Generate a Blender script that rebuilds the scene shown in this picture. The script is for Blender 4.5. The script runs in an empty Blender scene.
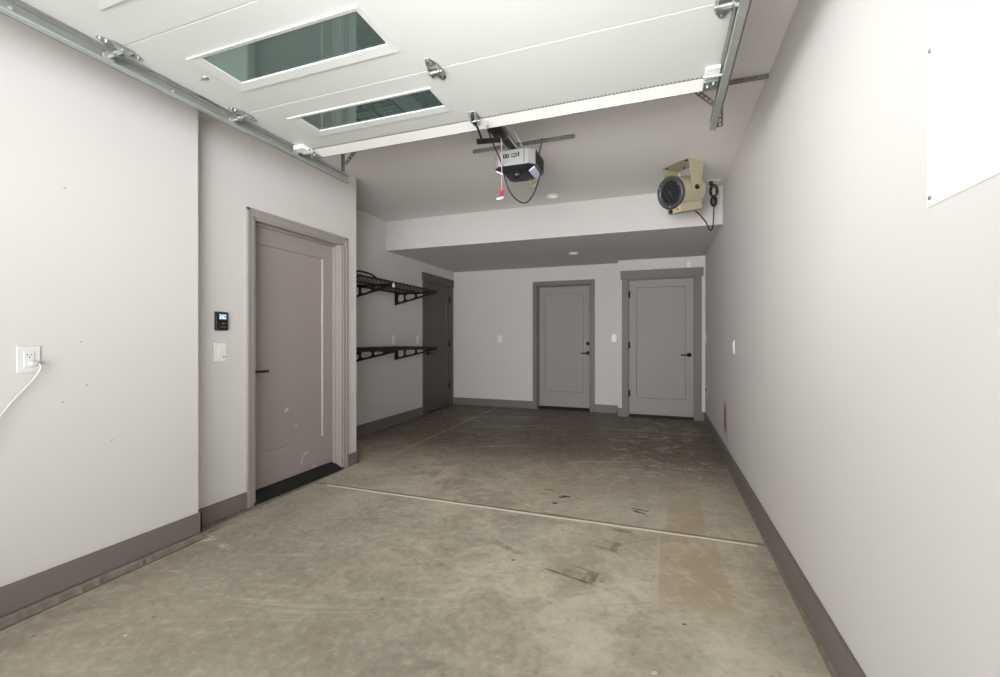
import bpy, bmesh, math, random
from mathutils import Vector, Matrix
random.seed(4)
C = bpy.context.scene.collection
PI = math.pi
rad = math.radians

# ------------------------------------------------------------------ measures
CAM_H = 1.2014
XR = 0.6146                     # right wall
XL1, XL2, XL3 = -2.7233, -2.823, -3.5165   # furred wall, entry-door wall, alcove wall
YJ, YA, YS, YB2, YB = 1.9564, 3.6174, 5.1353, 7.0166, 7.249
ZS, ZC = 2.3937, 2.7916
YF = -0.45                      # front wall inner face
X17 = -0.6105
ZD = 2.479                      # underside of the raised garage door
def zf(y):                      # the slab drains towards the driveway
    return -0.010 * (7.05 - y)

# ------------------------------------------------------------------ materials
def new_mat(name):
    m = bpy.data.materials.new(name); m.use_nodes = True
    nt = m.node_tree; b = nt.nodes['Principled BSDF']
    return m, nt, b

def lin(c):
    return tuple(((x / 12.92) if x <= 0.04045 else ((x + 0.055) / 1.055) ** 2.4) for x in c)
def srgb(r, g, b):
    return lin((r / 255, g / 255, b / 255)) + (1,)

def mat(name, col, rough=0.5, metal=0.0, var=0.06, scale=8.0, bump=0.0, bscale=200.0, spec=0.5):
    """plain procedural material: colour varied by a noise texture, optional fine bump"""
    m, nt, b = new_mat(name)
    N, L = nt.nodes, nt.links
    tc = N.new('ShaderNodeTexCoord')
    nz = N.new('ShaderNodeTexNoise'); nz.inputs['Scale'].default_value = scale; nz.inputs['Detail'].default_value = 4
    L.new(tc.outputs['Object'], nz.inputs['Vector'])
    mx = N.new('ShaderNodeMix'); mx.data_type = 'RGBA'
    mx.inputs[6].default_value = tuple(c * (1 - var) for c in col[:3]) + (1,)
    mx.inputs[7].default_value = tuple(min(1, c * (1 + var)) for c in col[:3]) + (1,)
    L.new(nz.outputs['Fac'], mx.inputs[0]); L.new(mx.outputs[2], b.inputs['Base Color'])
    b.inputs['Roughness'].default_value = rough; b.inputs['Metallic'].default_value = metal
    b.inputs['Specular IOR Level'].default_value = spec
    if bump:
        n2 = N.new('ShaderNodeTexNoise'); n2.inputs['Scale'].default_value = bscale; n2.inputs['Detail'].default_value = 3
        L.new(tc.outputs['Object'], n2.inputs['Vector'])
        bp = N.new('ShaderNodeBump'); bp.inputs['Strength'].default_value = bump; bp.inputs['Distance'].default_value = 0.004
        L.new(n2.outputs['Fac'], bp.inputs['Height']); L.new(bp.outputs['Normal'], b.inputs['Normal'])
    return m

WALL = srgb(209, 205, 202)
M = {}
M['wall'] = mat('wall_paint', WALL, 0.75, var=0.02, scale=1.5, bump=0.10, bscale=160, spec=0.25)
M['ceiling'] = mat('ceiling_paint', srgb(226, 223, 220), 0.85, var=0.02, scale=1.5, bump=0.12, bscale=140, spec=0.2)
M['soffit'] = mat('soffit_paint', srgb(204, 200, 198), 0.85, var=0.02, scale=1.5, bump=0.12, bscale=140, spec=0.2)
M['trim'] = mat('grey_trim_paint', srgb(117, 109, 106), 0.5, var=0.04, scale=5, spec=0.4)
M['casing'] = mat('entry_casing_paint', srgb(154, 147, 143), 0.5, var=0.03, scale=5, spec=0.4)
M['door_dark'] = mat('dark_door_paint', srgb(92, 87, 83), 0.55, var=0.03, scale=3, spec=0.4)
M['door'] = mat('grey_door_paint', srgb(150, 145, 142), 0.55, var=0.03, scale=3, bump=0.05, bscale=90, spec=0.4)
M['white'] = mat('white_plastic', srgb(234, 233, 229), 0.35, var=0.01)
M['white_near'] = mat('white_outlet_plastic', srgb(216, 216, 212), 0.35, var=0.01)
M['white_metal'] = mat('white_door_skin', srgb(204, 206, 202), 0.45, var=0.015, scale=3, bump=0.03, bscale=300)
M['retainer'] = mat('white_aluminium', srgb(236, 236, 232), 0.4, var=0.01)
M['track'] = mat('track_steel', srgb(178, 182, 178), 0.38, metal=0.6, var=0.2, scale=14)
M['steel'] = mat('galvanised_steel', srgb(176, 180, 176), 0.34, metal=0.85, var=0.18, scale=18)
M['steel_dark'] = mat('weathered_steel', srgb(124, 122, 116), 0.5, metal=0.35, var=0.2, scale=22)
M['black'] = mat('black_metal', srgb(11, 11, 11), 0.5, var=0.1)
M['blackp'] = mat('black_plastic', srgb(28, 28, 30), 0.35, var=0.1)
M['rubber'] = mat('black_rubber', srgb(24, 24, 24), 0.7, var=0.15)
M['bronze'] = mat('dark_bronze', srgb(14, 13, 12), 0.5, metal=0.0, var=0.1, spec=0.25)
M['beige'] = mat('beige_enamel', srgb(176, 166, 140), 0.42, var=0.03, scale=6)
M['grille'] = mat('charcoal_grille', srgb(66, 68, 70), 0.5, metal=0.1, var=0.1)
M['dark_in'] = mat('dark_interior', srgb(22, 22, 23), 0.6, var=0.1)
M['silver'] = mat('silver_plastic', srgb(166, 166, 166), 0.35, metal=0.25, var=0.03)
M['lens'] = mat('frosted_lens', srgb(196, 200, 222), 0.25, var=0.02)
M['red'] = mat('red_plastic', srgb(190, 24, 30), 0.4, var=0.05)
M['redcord'] = mat('pink_red_cord', srgb(208, 160, 160), 0.7, var=0.1, scale=120)
M['concrete'] = mat('curb_concrete', srgb(124, 118, 107), 0.9, var=0.45, scale=22, bump=0.6, bscale=45)
M['cord_white'] = mat('white_cord', srgb(206, 204, 194), 0.45, var=0.02)
M['yellow'] = mat('yellow_wire', srgb(206, 196, 60), 0.5, var=0.05)
M['board'] = mat('glossy_white_panel', (0.98, 0.98, 0.98, 1), 0.2, var=0.005)
M['drive'] = mat('driveway_concrete', srgb(190, 186, 178), 0.9, var=0.1, scale=4)
M['diff'] = mat('light_diffuser', srgb(240, 238, 232), 0.5, var=0.01)
M['diff'].node_tree.nodes['Principled BSDF'].inputs['Emission Color'].default_value = (1, 0.98, 0.95, 1)
M['diff'].node_tree.nodes['Principled BSDF'].inputs['Emission Strength'].default_value = 0.30

def glass_mat():
    m, nt, b = new_mat('tinted_window_glass'); N, L = nt.nodes, nt.links
    N.remove(b)
    out = [n for n in N if n.type == 'OUTPUT_MATERIAL'][0]
    tr = N.new('ShaderNodeBsdfTransparent'); tr.inputs['Color'].default_value = (0.42, 0.53, 0.50, 1)
    gl = N.new('ShaderNodeBsdfGlossy'); gl.inputs['Roughness'].default_value = 0.02; gl.inputs['Color'].default_value = (0.70, 0.93, 0.87, 1)
    fr = N.new('ShaderNodeFresnel'); fr.inputs['IOR'].default_value = 1.5
    ad = N.new('ShaderNodeMath'); ad.operation = 'MULTIPLY_ADD'; ad.inputs[1].default_value = 1.0; ad.inputs[2].default_value = 0.26
    df = N.new('ShaderNodeBsdfDiffuse')
    tc = N.new('ShaderNodeTexCoord'); nz = N.new('ShaderNodeTexNoise'); nz.inputs['Scale'].default_value = 2.0
    L.new(tc.outputs['Object'], nz.inputs['Vector'])
    cr = N.new('ShaderNodeMix'); cr.data_type = 'RGBA'; cr.inputs[6].default_value = (0.17, 0.26, 0.24, 1); cr.inputs[7].default_value = (0.23, 0.33, 0.30, 1)
    L.new(nz.outputs['Fac'], cr.inputs[0]); L.new(cr.outputs[2], df.inputs['Color'])
    m2 = N.new('ShaderNodeMixShader'); m2.inputs[0].default_value = 0.42
    L.new(tr.outputs[0], m2.inputs[1]); L.new(df.outputs[0], m2.inputs[2])
    L.new(fr.outputs[0], ad.inputs[0])
    mx = N.new('ShaderNodeMixShader')
    L.new(ad.outputs[0], mx.inputs[0]); L.new(m2.outputs[0], mx.inputs[1]); L.new(gl.outputs[0], mx.inputs[2])
    L.new(mx.outputs[0], out.inputs['Surface'])
    return m
M['glass'] = glass_mat()

def screen_mat():
    m, nt, b = new_mat('lcd_screen'); N, L = nt.nodes, nt.links
    tc = N.new('ShaderNodeTexCoord'); nz = N.new('ShaderNodeTexNoise'); nz.inputs['Scale'].default_value = 60
    L.new(tc.outputs['Object'], nz.inputs['Vector'])
    r = N.new('ShaderNodeValToRGB'); r.color_ramp.elements[0].color = srgb(110, 170, 205); r.color_ramp.elements[1].color = srgb(225, 235, 240)
    r.color_ramp.elements[0].position = 0.4; r.color_ramp.elements[1].position = 0.6
    L.new(nz.outputs['Fac'], r.inputs['Fac']); L.new(r.outputs['Color'], b.inputs['Base Color'])
    L.new(r.outputs['Color'], b.inputs['Emission Color']); b.inputs['Emission Strength'].default_value = 0.35
    b.inputs['Roughness'].default_value = 0.15
    return m
M['screen'] = screen_mat()

class NG:
    """small helper for node graphs"""
    def __init__(s, nt):
        s.N, s.L = nt.nodes, nt.links
        s.tc = s.N.new('ShaderNodeTexCoord').outputs['Object']
    def math(s, op, a, b=None, clamp=False):
        n = s.N.new('ShaderNodeMath'); n.operation = op; n.use_clamp = clamp
        for i, v in enumerate((a, b)):
            if v is None: continue
            if isinstance(v, (int, float)): n.inputs[i].default_value = v
            else: s.L.new(v, n.inputs[i])
        return n.outputs[0]
    def noise(s, scale, detail=4, rough=0.5, vec=None, dist=0.0):
        n = s.N.new('ShaderNodeTexNoise'); n.inputs['Scale'].default_value = scale; n.inputs['Detail'].default_value = detail
        n.inputs['Roughness'].default_value = rough; n.inputs['Distortion'].default_value = dist
        s.L.new(vec or s.tc, n.inputs['Vector']); return n.outputs['Fac']
    def ramp(s, v, a, b, lo=0.0, hi=1.0):
        n = s.N.new('ShaderNodeMapRange'); n.interpolation_type = 'SMOOTHSTEP'
        n.inputs[1].default_value = a; n.inputs[2].default_value = b; n.inputs[3].default_value = lo; n.inputs[4].default_value = hi
        s.L.new(v, n.inputs[0]); return n.outputs[0]
    def mix(s, f, a, b, mode='MIX'):
        n = s.N.new('ShaderNodeMix'); n.data_type = 'RGBA'; n.blend_type = mode
        if isinstance(f, (int, float)): n.inputs[0].default_value = f
        else: s.L.new(f, n.inputs[0])
        for i, v in ((6, a), (7, b)):
            if isinstance(v, tuple): n.inputs[i].default_value = v
            else: s.L.new(v, n.inputs[i])
        return n.outputs[2]
    def xyz(s, vec=None):
        n = s.N.new('ShaderNodeSeparateXYZ'); s.L.new(vec or s.tc, n.inputs[0]); return n.outputs
    def mapping(s, loc, rot, scale, vec=None):
        n = s.N.new('ShaderNodeMapping'); n.vector_type = 'TEXTURE'
        n.inputs['Location'].default_value = loc; n.inputs['Rotation'].default_value = rot; n.inputs['Scale'].default_value = scale
        s.L.new(vec or s.tc, n.inputs['Vector']); return n.outputs[0]
    def rect(s, cx, cy, ang, hx, hy, soft=0.3, vec=None):
        v = s.xyz(s.mapping((cx, cy, 0), (0, 0, ang), (hx, hy, 1), vec))
        m = s.math('MAXIMUM', s.math('ABSOLUTE', v[0]), s.math('ABSOLUTE', v[1]))
        return s.ramp(m, 1.0 - soft, 1.0 + soft, 1.0, 0.0)

def floor_mat():
    m, nt, b = new_mat('stained_concrete'); g = NG(nt)
    xyz = g.xyz()
    x, y = xyz[0], xyz[1]
    big = g.noise(0.55, 5, 0.55, dist=0.4)
    mid = g.noise(2.9, 9, 0.66, dist=0.6)
    fine = g.noise(24, 8, 0.7)
    grit = g.noise(140, 3, 0.7)
    mid2 = g.noise(5.5, 9, 0.7, dist=0.9)
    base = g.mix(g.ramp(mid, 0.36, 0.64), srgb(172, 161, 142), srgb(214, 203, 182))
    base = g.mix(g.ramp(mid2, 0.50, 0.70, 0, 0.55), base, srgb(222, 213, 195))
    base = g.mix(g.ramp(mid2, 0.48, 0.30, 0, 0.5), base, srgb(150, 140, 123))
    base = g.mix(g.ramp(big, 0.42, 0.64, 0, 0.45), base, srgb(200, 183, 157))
    cool = g.math('MULTIPLY', g.ramp(g.noise(0.9, 4, 0.5, vec=g.mapping((3.1, 1.7, 0), (0, 0, 0), (1, 1, 1))), 0.46, 0.6), 0.32)
    base = g.mix(cool, base, srgb(186, 184, 168))
    # light falloff painted in: greyer, darker apron towards the driveway on the left
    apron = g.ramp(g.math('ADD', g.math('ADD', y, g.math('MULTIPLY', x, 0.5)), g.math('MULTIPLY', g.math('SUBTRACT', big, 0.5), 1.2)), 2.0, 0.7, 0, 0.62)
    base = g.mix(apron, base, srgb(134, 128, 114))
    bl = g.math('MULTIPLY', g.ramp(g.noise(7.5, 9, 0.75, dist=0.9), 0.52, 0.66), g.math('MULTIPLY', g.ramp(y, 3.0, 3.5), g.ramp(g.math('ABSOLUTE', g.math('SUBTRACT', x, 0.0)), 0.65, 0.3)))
    # inner half browner and darker, the room's light falloff put into the colour
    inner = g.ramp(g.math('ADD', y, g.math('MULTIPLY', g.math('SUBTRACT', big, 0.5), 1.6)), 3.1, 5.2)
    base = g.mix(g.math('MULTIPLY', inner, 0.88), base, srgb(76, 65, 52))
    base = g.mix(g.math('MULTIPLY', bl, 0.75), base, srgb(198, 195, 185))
    wave = g.noise(3.2, 6, 0.7, vec=g.mapping((0, 0, 0), (0, 0, 0.35), (2.6, 0.5, 1)), dist=1.2)
    base = g.mix(g.ramp(wave, 0.54, 0.70, 0, 0.35), base, srgb(218, 210, 192))
    base = g.mix(g.ramp(wave, 0.44, 0.30, 0, 0.30), base, srgb(122, 112, 97))
    base = g.mix(g.math('MULTIPLY', g.ramp(fine, 0.48, 0.72), 0.30), base, srgb(222, 214, 198))
    base = g.mix(g.math('MULTIPLY', g.ramp(fine, 0.48, 0.28), 0.36), base, srgb(112, 103, 90))
    base = g.mix(g.math('MULTIPLY', g.ramp(grit, 0.44, 0.25), 0.4), base, srgb(84, 78, 68))
    # brown strip of old finish on the right
    strip = g.math('MAXIMUM', g.rect(0.168, 3.42, -0.04, 0.115, 0.42, 0.12), g.rect(0.155, 2.60, 0.0, 0.165, 0.38, 0.16))
    strip = g.math('MULTIPLY', strip, g.ramp(mid2, 0.68, 0.40, 0.12, 0.95))
    base = g.mix(strip, base, srgb(182, 165, 138))
    base = g.mix(g.math('MULTIPLY', g.rect(-0.012, 2.6, -0.02, 0.007, 0.42, 0.5), 0.5), base, srgb(205, 200, 188))
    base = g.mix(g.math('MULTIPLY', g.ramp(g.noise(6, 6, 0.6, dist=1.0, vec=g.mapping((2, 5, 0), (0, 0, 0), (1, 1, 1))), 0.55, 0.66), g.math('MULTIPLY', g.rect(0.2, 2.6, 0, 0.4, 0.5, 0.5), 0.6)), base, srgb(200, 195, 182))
    # wedge-shaped tool marks: dark toe, bright middle
    for (cx, cy, a, hx, hy, f) in MARKS:
        base = g.mix(g.math('MULTIPLY', g.rect(cx, cy, a, hx, hy, 0.4), g.math('MULTIPLY', g.math('MULTIPLY', g.ramp(g.noise(30, 5, 0.7), 0.30, 0.52), 1.25), f)), base, srgb(112, 92, 72))
    for (cx, cy, a, hx, hy) in SCRATCH:
        base = g.mix(g.math('MULTIPLY', g.math('MULTIPLY', g.rect(cx, cy, a, hx, hy, 0.35), g.ramp(fine, 0.3, 0.5)), 0.92), base, srgb(52, 46, 40))
    for (cx, cy, a, hx, hy) in FLECK:
        base = g.mix(g.math('MULTIPLY', g.rect(cx, cy, a, hx, hy, 0.4), g.ramp(g.noise(45, 5, 0.7), 0.46, 0.54)), base, srgb(226, 222, 212))
    # small dark spots and white flecks
    vo = g.N.new('ShaderNodeTexVoronoi'); vo.inputs['Scale'].default_value = 3.4; g.L.new(g.tc, vo.inputs['Vector'])
    base = g.mix(g.math('MULTIPLY', g.ramp(vo.outputs['Distance'], 0.045, 0.02), 0.55), base, srgb(96, 76, 64))
    vo2 = g.N.new('ShaderNodeTexVoronoi'); vo2.inputs['Scale'].default_value = 5.1
    g.L.new(g.mapping((0.3, 0.7, 0), (0, 0, 0.4), (1, 1, 1)), vo2.inputs['Vector'])
    fl = g.math('MULTIPLY', g.ramp(vo2.outputs['Distance'], 0.06, 0.03), g.ramp(g.noise(60, 3, 0.6), 0.5, 0.6))
    base = g.mix(fl, base, srgb(232, 230, 222))
    # dusty debris along the left and right edges
    wob = g.math('MULTIPLY', g.math('SUBTRACT', g.noise(9, 5, 0.7), 0.5), 0.10)
    xe = g.math('ADD', x, wob)
    dust = g.math('MAXIMUM', g.math('MULTIPLY', g.math('MULTIPLY', g.ramp(xe, -2.56, -2.70), g.ramp(y, 3.7, 3.4)), 0.5), g.math('MULTIPLY', g.ramp(xe, 0.55, 0.61), 0.35))
    base = g.mix(g.math('MULTIPLY', dust, g.ramp(fine, 0.35, 0.62)), base, srgb(196, 190, 176))
    # joints: pale sealant lines
    jw = g.math('MULTIPLY', g.math('SUBTRACT', g.noise(3.0, 3, 0.5), 0.5), 0.02)
    def line(coord, at, w):
        d = g.math('ABSOLUTE', g.math('SUBTRACT', g.math('ADD', coord, jw), at))
        return g.ramp(d, w * 0.65, w, 1.0, 0.0)
    jt = line(y, 3.006, 0.017)
    jt = g.math('MULTIPLY', jt, g.math('MULTIPLY', g.ramp(x, -2.66, -2.64), g.ramp(x, 0.56, 0.53)))
    edge_dark = g.math('MULTIPLY', line(y, 3.030, 0.02), 0.6)
    base = g.mix(edge_dark, base, srgb(106, 96, 84))
    base = g.mix(g.math('MULTIPLY', jt, 0.95), base, srgb(250, 241, 222))
    j2 = g.math('MULTIPLY', line(y, 6.04, 0.016), g.math('MULTIPLY', g.ramp(x, -1.0, -0.5), 0.55))
    base = g.mix(j2, base, srgb(196, 188, 172))
    j3 = g.math('MULTIPLY', line(x, -2.66, 0.012), g.ramp(y, 2.9, 3.6, 0.25, 0.6))
    base = g.mix(j3, base, srgb(198, 190, 174))
    base = g.mix(g.math('MULTIPLY', g.math('MULTIPLY', line(x, -2.678, 0.010), g.ramp(y, 2.05, 1.95)), 0.75), base, srgb(64, 58, 50))
    j4 = g.math('MULTIPLY', line(y, 6.55, 0.012), g.math('MULTIPLY', g.ramp(x, -1.7, -2.1), 0.5))
    base = g.mix(j4, base, srgb(70, 62, 54))
    g.L.new(base, b.inputs['Base Color'])
    g.L.new(g.ramp(mid, 0.3, 0.7, 0.42, 0.68), b.inputs['Roughness'])
    b.inputs['Specular IOR Level'].default_value = 0.35
    bp = g.N.new('ShaderNodeBump'); bp.inputs['Strength'].default_value = 0.25; bp.inputs['Distance'].default_value = 0.004
    hgt = g.math('SUBTRACT', fine, g.math('MULTIPLY', jt, 0.4))
    g.L.new(hgt, bp.inputs['Height']); g.L.new(bp.outputs['Normal'], b.inputs['Normal'])
    return m
# worn marks on the slab: centre x, y, angle, half length, half width, strength
MARKS = [(-0.453, 2.297, -0.26, 0.130, 0.008, 0.7), (-0.345, 2.322, 1.35, 0.054, 0.030, 0.5), (-0.316, 2.319, 1.39, 0.058, 0.007, 0.5), (-0.385, 2.396, -0.25, 0.085, 0.005, 0.5), (-0.42, 2.33, -0.25, 0.10, 0.03, 0.22),
         (-0.301, 2.664, -0.25, 0.065, 0.007, 0.6), (-0.25, 2.705, 1.36, 0.056, 0.024, 0.42), (-0.28, 2.769, -0.13, 0.064, 0.005, 0.45), (-0.239, 2.945, -0.08, 0.07, 0.022, 0.45), (-0.667, 3.045, -0.1, 0.13, 0.014, 0.45),
         (-0.858, 2.486, -0.47, 0.122, 0.02, 0.3), (-1.3, 2.2, -0.4, 0.3, 0.06, 0.2), (0.30, 3.01, 0.0, 0.22, 0.03, 0.25)]
SCRATCH = [(-0.865, 3.418, 0.3, 0.034, 0.005), (-0.846, 3.519, 0.1, 0.042, 0.006), (-0.706, 3.402, 0.5, 0.040, 0.015), (-0.690, 3.425, 0.1, 0.032, 0.008), (-0.742, 3.253, 0.4, 0.018, 0.015), (-0.593, 3.405, 0.3, 0.022, 0.004),
           (-0.133, 3.335, -0.23, 0.055, 0.009), (-0.135, 3.285, -0.35, 0.040, 0.011), (-0.17, 3.31, -0.3, 0.03, 0.004), (-0.778, 2.358, 0.2, 0.008, 0.006), (0.099, 2.087, 0.1, 0.008, 0.005)]
FLECK = [(-2.70, 1.99, -0.3, 0.07, 0.03), (-2.64, 1.955, 0.6, 0.05, 0.012), (-2.45, 1.93, -0.2, 0.05, 0.018), (0.559, 2.258, -0.7, 0.012, 0.006), (0.097, 2.006, 0.3, 0.018, 0.005), (-0.02, 1.75, 0.5, 0.01, 0.008)]
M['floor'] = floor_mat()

def right_wall_mat():
    """the wall paint with a rust-red scuff low on the wall"""
    m, nt, b = new_mat('wall_paint_scuffed'); g = NG(nt)
    base = g.mix(g.noise(1.5), tuple(c * 0.98 for c in WALL[:3]) + (1,), tuple(min(1, c * 1.02) for c in WALL[:3]) + (1,))
    v = g.xyz(); cy = g.N.new('ShaderNodeCombineXYZ')
    g.L.new(v[1], cy.inputs[0]); g.L.new(v[2], cy.inputs[1])
    vec = cy.outputs[0]
    n = g.noise(26, 5, 0.7)
    s1 = g.math('MULTIPLY', g.rect(4.94, 0.40, 0.0, 0.085, 0.14, 0.35, vec), g.ramp(n, 0.34, 0.5, 0.45, 1))
    s2 = g.math('MULTIPLY', g.rect(4.83, 0.26, 0.1, 0.075, 0.10, 0.5, vec), g.ramp(n, 0.44, 0.6))
    base = g.mix(g.math('MULTIPLY', s1, 0.92), base, srgb(160, 74, 40))
    base = g.mix(g.math('MULTIPLY', s2, 0.75), base, srgb(172, 120, 92))
    g.L.new(base, b.inputs['Base Color']); b.inputs['Roughness'].default_value = 0.7; b.inputs['Specular IOR Level'].default_value = 0.3
    bp = g.N.new('ShaderNodeBump'); bp.inputs['Strength'].default_value = 0.10; bp.inputs['Distance'].default_value = 0.004
    g.L.new(g.noise(160, 3), bp.inputs['Height']); g.L.new(bp.outputs['Normal'], b.inputs['Normal'])
    return m
M['wall_right'] = right_wall_mat()

def left_wall_mat():
    m, nt, b = new_mat('wall_paint_nicked'); g = NG(nt)
    base = g.mix(g.noise(1.5), tuple(c * 0.98 for c in WALL[:3]) + (1,), tuple(min(1, c * 1.02) for c in WALL[:3]) + (1,))
    v = g.xyz(); cy = g.N.new('ShaderNodeCombineXYZ')
    g.L.new(v[1], cy.inputs[0]); g.L.new(v[2], cy.inputs[1]); vec = cy.outputs[0]
    for (a, z) in ((1.361, 1.181), (1.385, 0.964), (1.290, 0.891), (1.493, 0.662), (1.297, 1.931)):
        base = g.mix(g.math('MULTIPLY', g.rect(a, z, 0.7, 0.006, 0.0025, 0.5, vec), 0.7), base, srgb(130, 122, 116))
    g.L.new(base, b.inputs['Base Color']); b.inputs['Roughness'].default_value = 0.75; b.inputs['Specular IOR Level'].default_value = 0.25
    bp = g.N.new('ShaderNodeBump'); bp.inputs['Strength'].default_value = 0.10; bp.inputs['Distance'].default_value = 0.004
    g.L.new(g.noise(160, 3), bp.inputs['Height']); g.L.new(bp.outputs['Normal'], b.inputs['Normal'])
    return m
M['wall_left'] = left_wall_mat()

def scuffed_door_mat():
    """grey door paint with a few white chips low on the leaf"""
    m, nt, b = new_mat('chipped_door_paint'); g = NG(nt)
    base = g.mix(g.noise(3.0), srgb(152, 141, 138), srgb(160, 149, 146))
    v = g.xyz(); cy = g.N.new('ShaderNodeCombineXYZ')
    g.L.new(v[0], cy.inputs[0]); g.L.new(v[2], cy.inputs[1]); vec = cy.outputs[0]
    n = g.noise(90, 4, 0.7)
    for (cx, cz, a, hx, hz) in [(0.60, 0.19, 0.2, 0.025, 0.008), (0.555, 0.14, 1.3, 0.03, 0.007), (0.70, 0.05, 0.2, 0.03, 0.006), (0.40, 0.60, 0.4, 0.02, 0.012), (0.5, 0.45, 0.3, 0.012, 0.006)]:
        k = g.math('MULTIPLY', g.rect(cx, cz, a, hx, hz, 0.5, vec), g.ramp(n, 0.42, 0.55))
        base = g.mix(g.math('MULTIPLY', k, 0.8), base, srgb(226, 222, 218))
    g.L.new(base, b.inputs['Base Color']); b.inputs['Roughness'].default_value = 0.5
    return m
M['door_entry'] = scuffed_door_mat()

# ------------------------------------------------------------------ mesh helpers
class MB:
    """collects shapes into one mesh"""
    def __init__(s): s.bm = bmesh.new()
    def box(s, x0, x1, y0, y1, z0, z1):
        v = [s.bm.verts.new((x, y, z)) for x in (x0, x1) for y in (y0, y1) for z in (z0, z1)]
        for f in ((0, 1, 3, 2), (4, 6, 7, 5), (0, 4, 5, 1), (2, 3, 7, 6), (0, 2, 6, 4), (1, 5, 7, 3)):
            s.bm.faces.new([v[i] for i in f])
        return s
    def hexa(s, p):
        """eight corners: four of the bottom face, then four of the top face"""
        v = [s.bm.verts.new(q) for q in p]
        for f in ((3, 2, 1, 0), (4, 5, 6, 7), (0, 1, 5, 4), (1, 2, 6, 5), (2, 3, 7, 6), (3, 0, 4, 7)):
            s.bm.faces.new([v[i] for i in f])
        return s
    def bar(s, p, q, w, t, side=None):
        """straight bar of w x t from p to q; `side` is the direction of w"""
        p, q = Vector(p), Vector(q); d = (q - p).normalized()
        u = Vector(side) if side is not None else (Vector((0, 0, 1)) if abs(d.z) < 0.9 else Vector((1, 0, 0)))
        u = (u - d * u.dot(d)).normalized(); n = d.cross(u)
        c = [(-w / 2, -t / 2), (w / 2, -t / 2), (w / 2, t / 2), (-w / 2, t / 2)]
        return s.hexa([p + u * a + n * b for a, b in c] + [q + u * a + n * b for a, b in c])
    def ring(s, c, u, n, r, seg):
        return [s.bm.verts.new(c + (u * math.cos(2 * PI * i / seg) + n * math.sin(2 * PI * i / seg)) * r) for i in range(seg)]
    def skin(s, a, b):
        k = len(a)
        for i in range(k): s.bm.faces.new((a[i], a[(i + 1) % k], b[(i + 1) % k], b[i]))
    def lathe(s, p, d, prof, seg=24, cap=True):
        """profile [(distance along d, radius)] turned about the axis through p"""
        p, d = Vector(p), Vector(d).normalized()
        u = d.orthogonal().normalized(); n = d.cross(u)
        rs = [s.ring(p + d * h, u, n, max(r, 1e-5), seg) for h, r in prof]
        for a, b in zip(rs, rs[1:]): s.skin(a, b)
        if cap:
            s.bm.faces.new(list(reversed(rs[0]))); s.bm.faces.new(rs[-1])
        return s
    def cyl(s, p, q, r, seg=16):
        p, q = Vector(p), Vector(q)
        return s.lathe(p, q - p, [(0, r), ((q - p).length, r)], seg)
    def tube(s, pts, r, seg=8, smooth=True, closed=False):
        P = [Vector(p) for p in pts]
        if smooth and len(P) > 2:
            Q = []; n = len(P); rng = range(n) if closed else range(n - 1)
            for i in rng:
                g = lambda k: P[k % n] if closed else P[max(0, min(n - 1, k))]
                p0, p1, p2, p3 = g(i - 1), g(i), g(i + 1), g(i + 2)
                for k in range(6):
                    t = k / 6
                    Q.append(0.5 * ((2 * p1) + (p2 - p0) * t + (2 * p0 - 5 * p1 + 4 * p2 - p3) * t * t + (3 * p1 - p0 - 3 * p2 + p3) * t ** 3))
            if not closed: Q.append(P[-1])
            P = Q
        rings = []; u = None
        for i, p in enumerate(P):
            a = P[i - 1] if i or closed else P[i]; b = P[(i + 1) % len(P)] if i < len(P) - 1 or closed else P[i]
            d = (b - a).normalized()
            u = d.orthogonal().normalized() if u is None else (u - d * u.dot(d)).normalized()
            rings.append(s.ring(p, u, d.cross(u), r, seg))
        for a, b in zip(rings, rings[1:]): s.skin(a, b)
        if closed: s.skin(rings[-1], rings[0])
        else:
            s.bm.faces.new(list(reversed(rings[0]))); s.bm.faces.new(rings[-1])
        return s
    def prism(s, pts, off):
        a = [s.bm.verts.new(p) for p in pts]; off = Vector(off)
        b = [s.bm.verts.new(Vector(p) + off) for p in pts]
        s.bm.faces.new(list(reversed(a))); s.bm.faces.new(b); s.skin(a, b)
        return s
    def plate(s, outer, holes, mtx, th):
        """flat plate with holes (2-D outlines) of thickness th, placed by a matrix; filled from outline loops"""
        cu = bpy.data.curves.new('outline', 'CURVE'); cu.dimensions = '2D'; cu.fill_mode = 'BOTH'; cu.extrude = th / 2
        for loop in [outer] + holes:
            sp = cu.splines.new('POLY'); sp.points.add(len(loop) - 1); sp.use_cyclic_u = True
            for i, (x, y) in enumerate(loop): sp.points[i].co = (x, y, 0, 1)
        ob = bpy.data.objects.new('outline', cu); C.objects.link(ob)
        dg = bpy.context.evaluated_depsgraph_get(); dg.update()
        me = bpy.data.meshes.new_from_object(ob.evaluated_get(dg))
        me.transform(mtx); s.bm.from_mesh(me)
        bpy.data.objects.remove(ob); bpy.data.curves.remove(cu); bpy.data.meshes.remove(me)
        return s
    def perf(s, p, q, w, side, th=0.0025, pitch=0.026, hole=(0.016, 0.009)):
        """perforated strip from p to q"""
        p, q = Vector(p), Vector(q); Ld = (q - p).length; d = (q - p) / Ld
        u = Vector(side); u = (u - d * u.dot(d)).normalized(); n = d.cross(u)
        k = max(1, int(Ld / pitch)); holes = []
        for i in range(k):
            c = Ld * (i + 0.5) / k; a, b = hole[0] / 2, hole[1] / 2
            holes.append([(c - a, -b * .5), (c - a * .6, -b), (c + a * .6, -b), (c + a, -b * .5), (c + a, b * .5), (c + a * .6, b), (c - a * .6, b), (c - a, b * .5)])
        m = Matrix((d.to_4d(), u.to_4d(), n.to_4d(), p.to_4d())).transposed()
        for r in range(3):
            m[r][3] = p[r]
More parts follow.
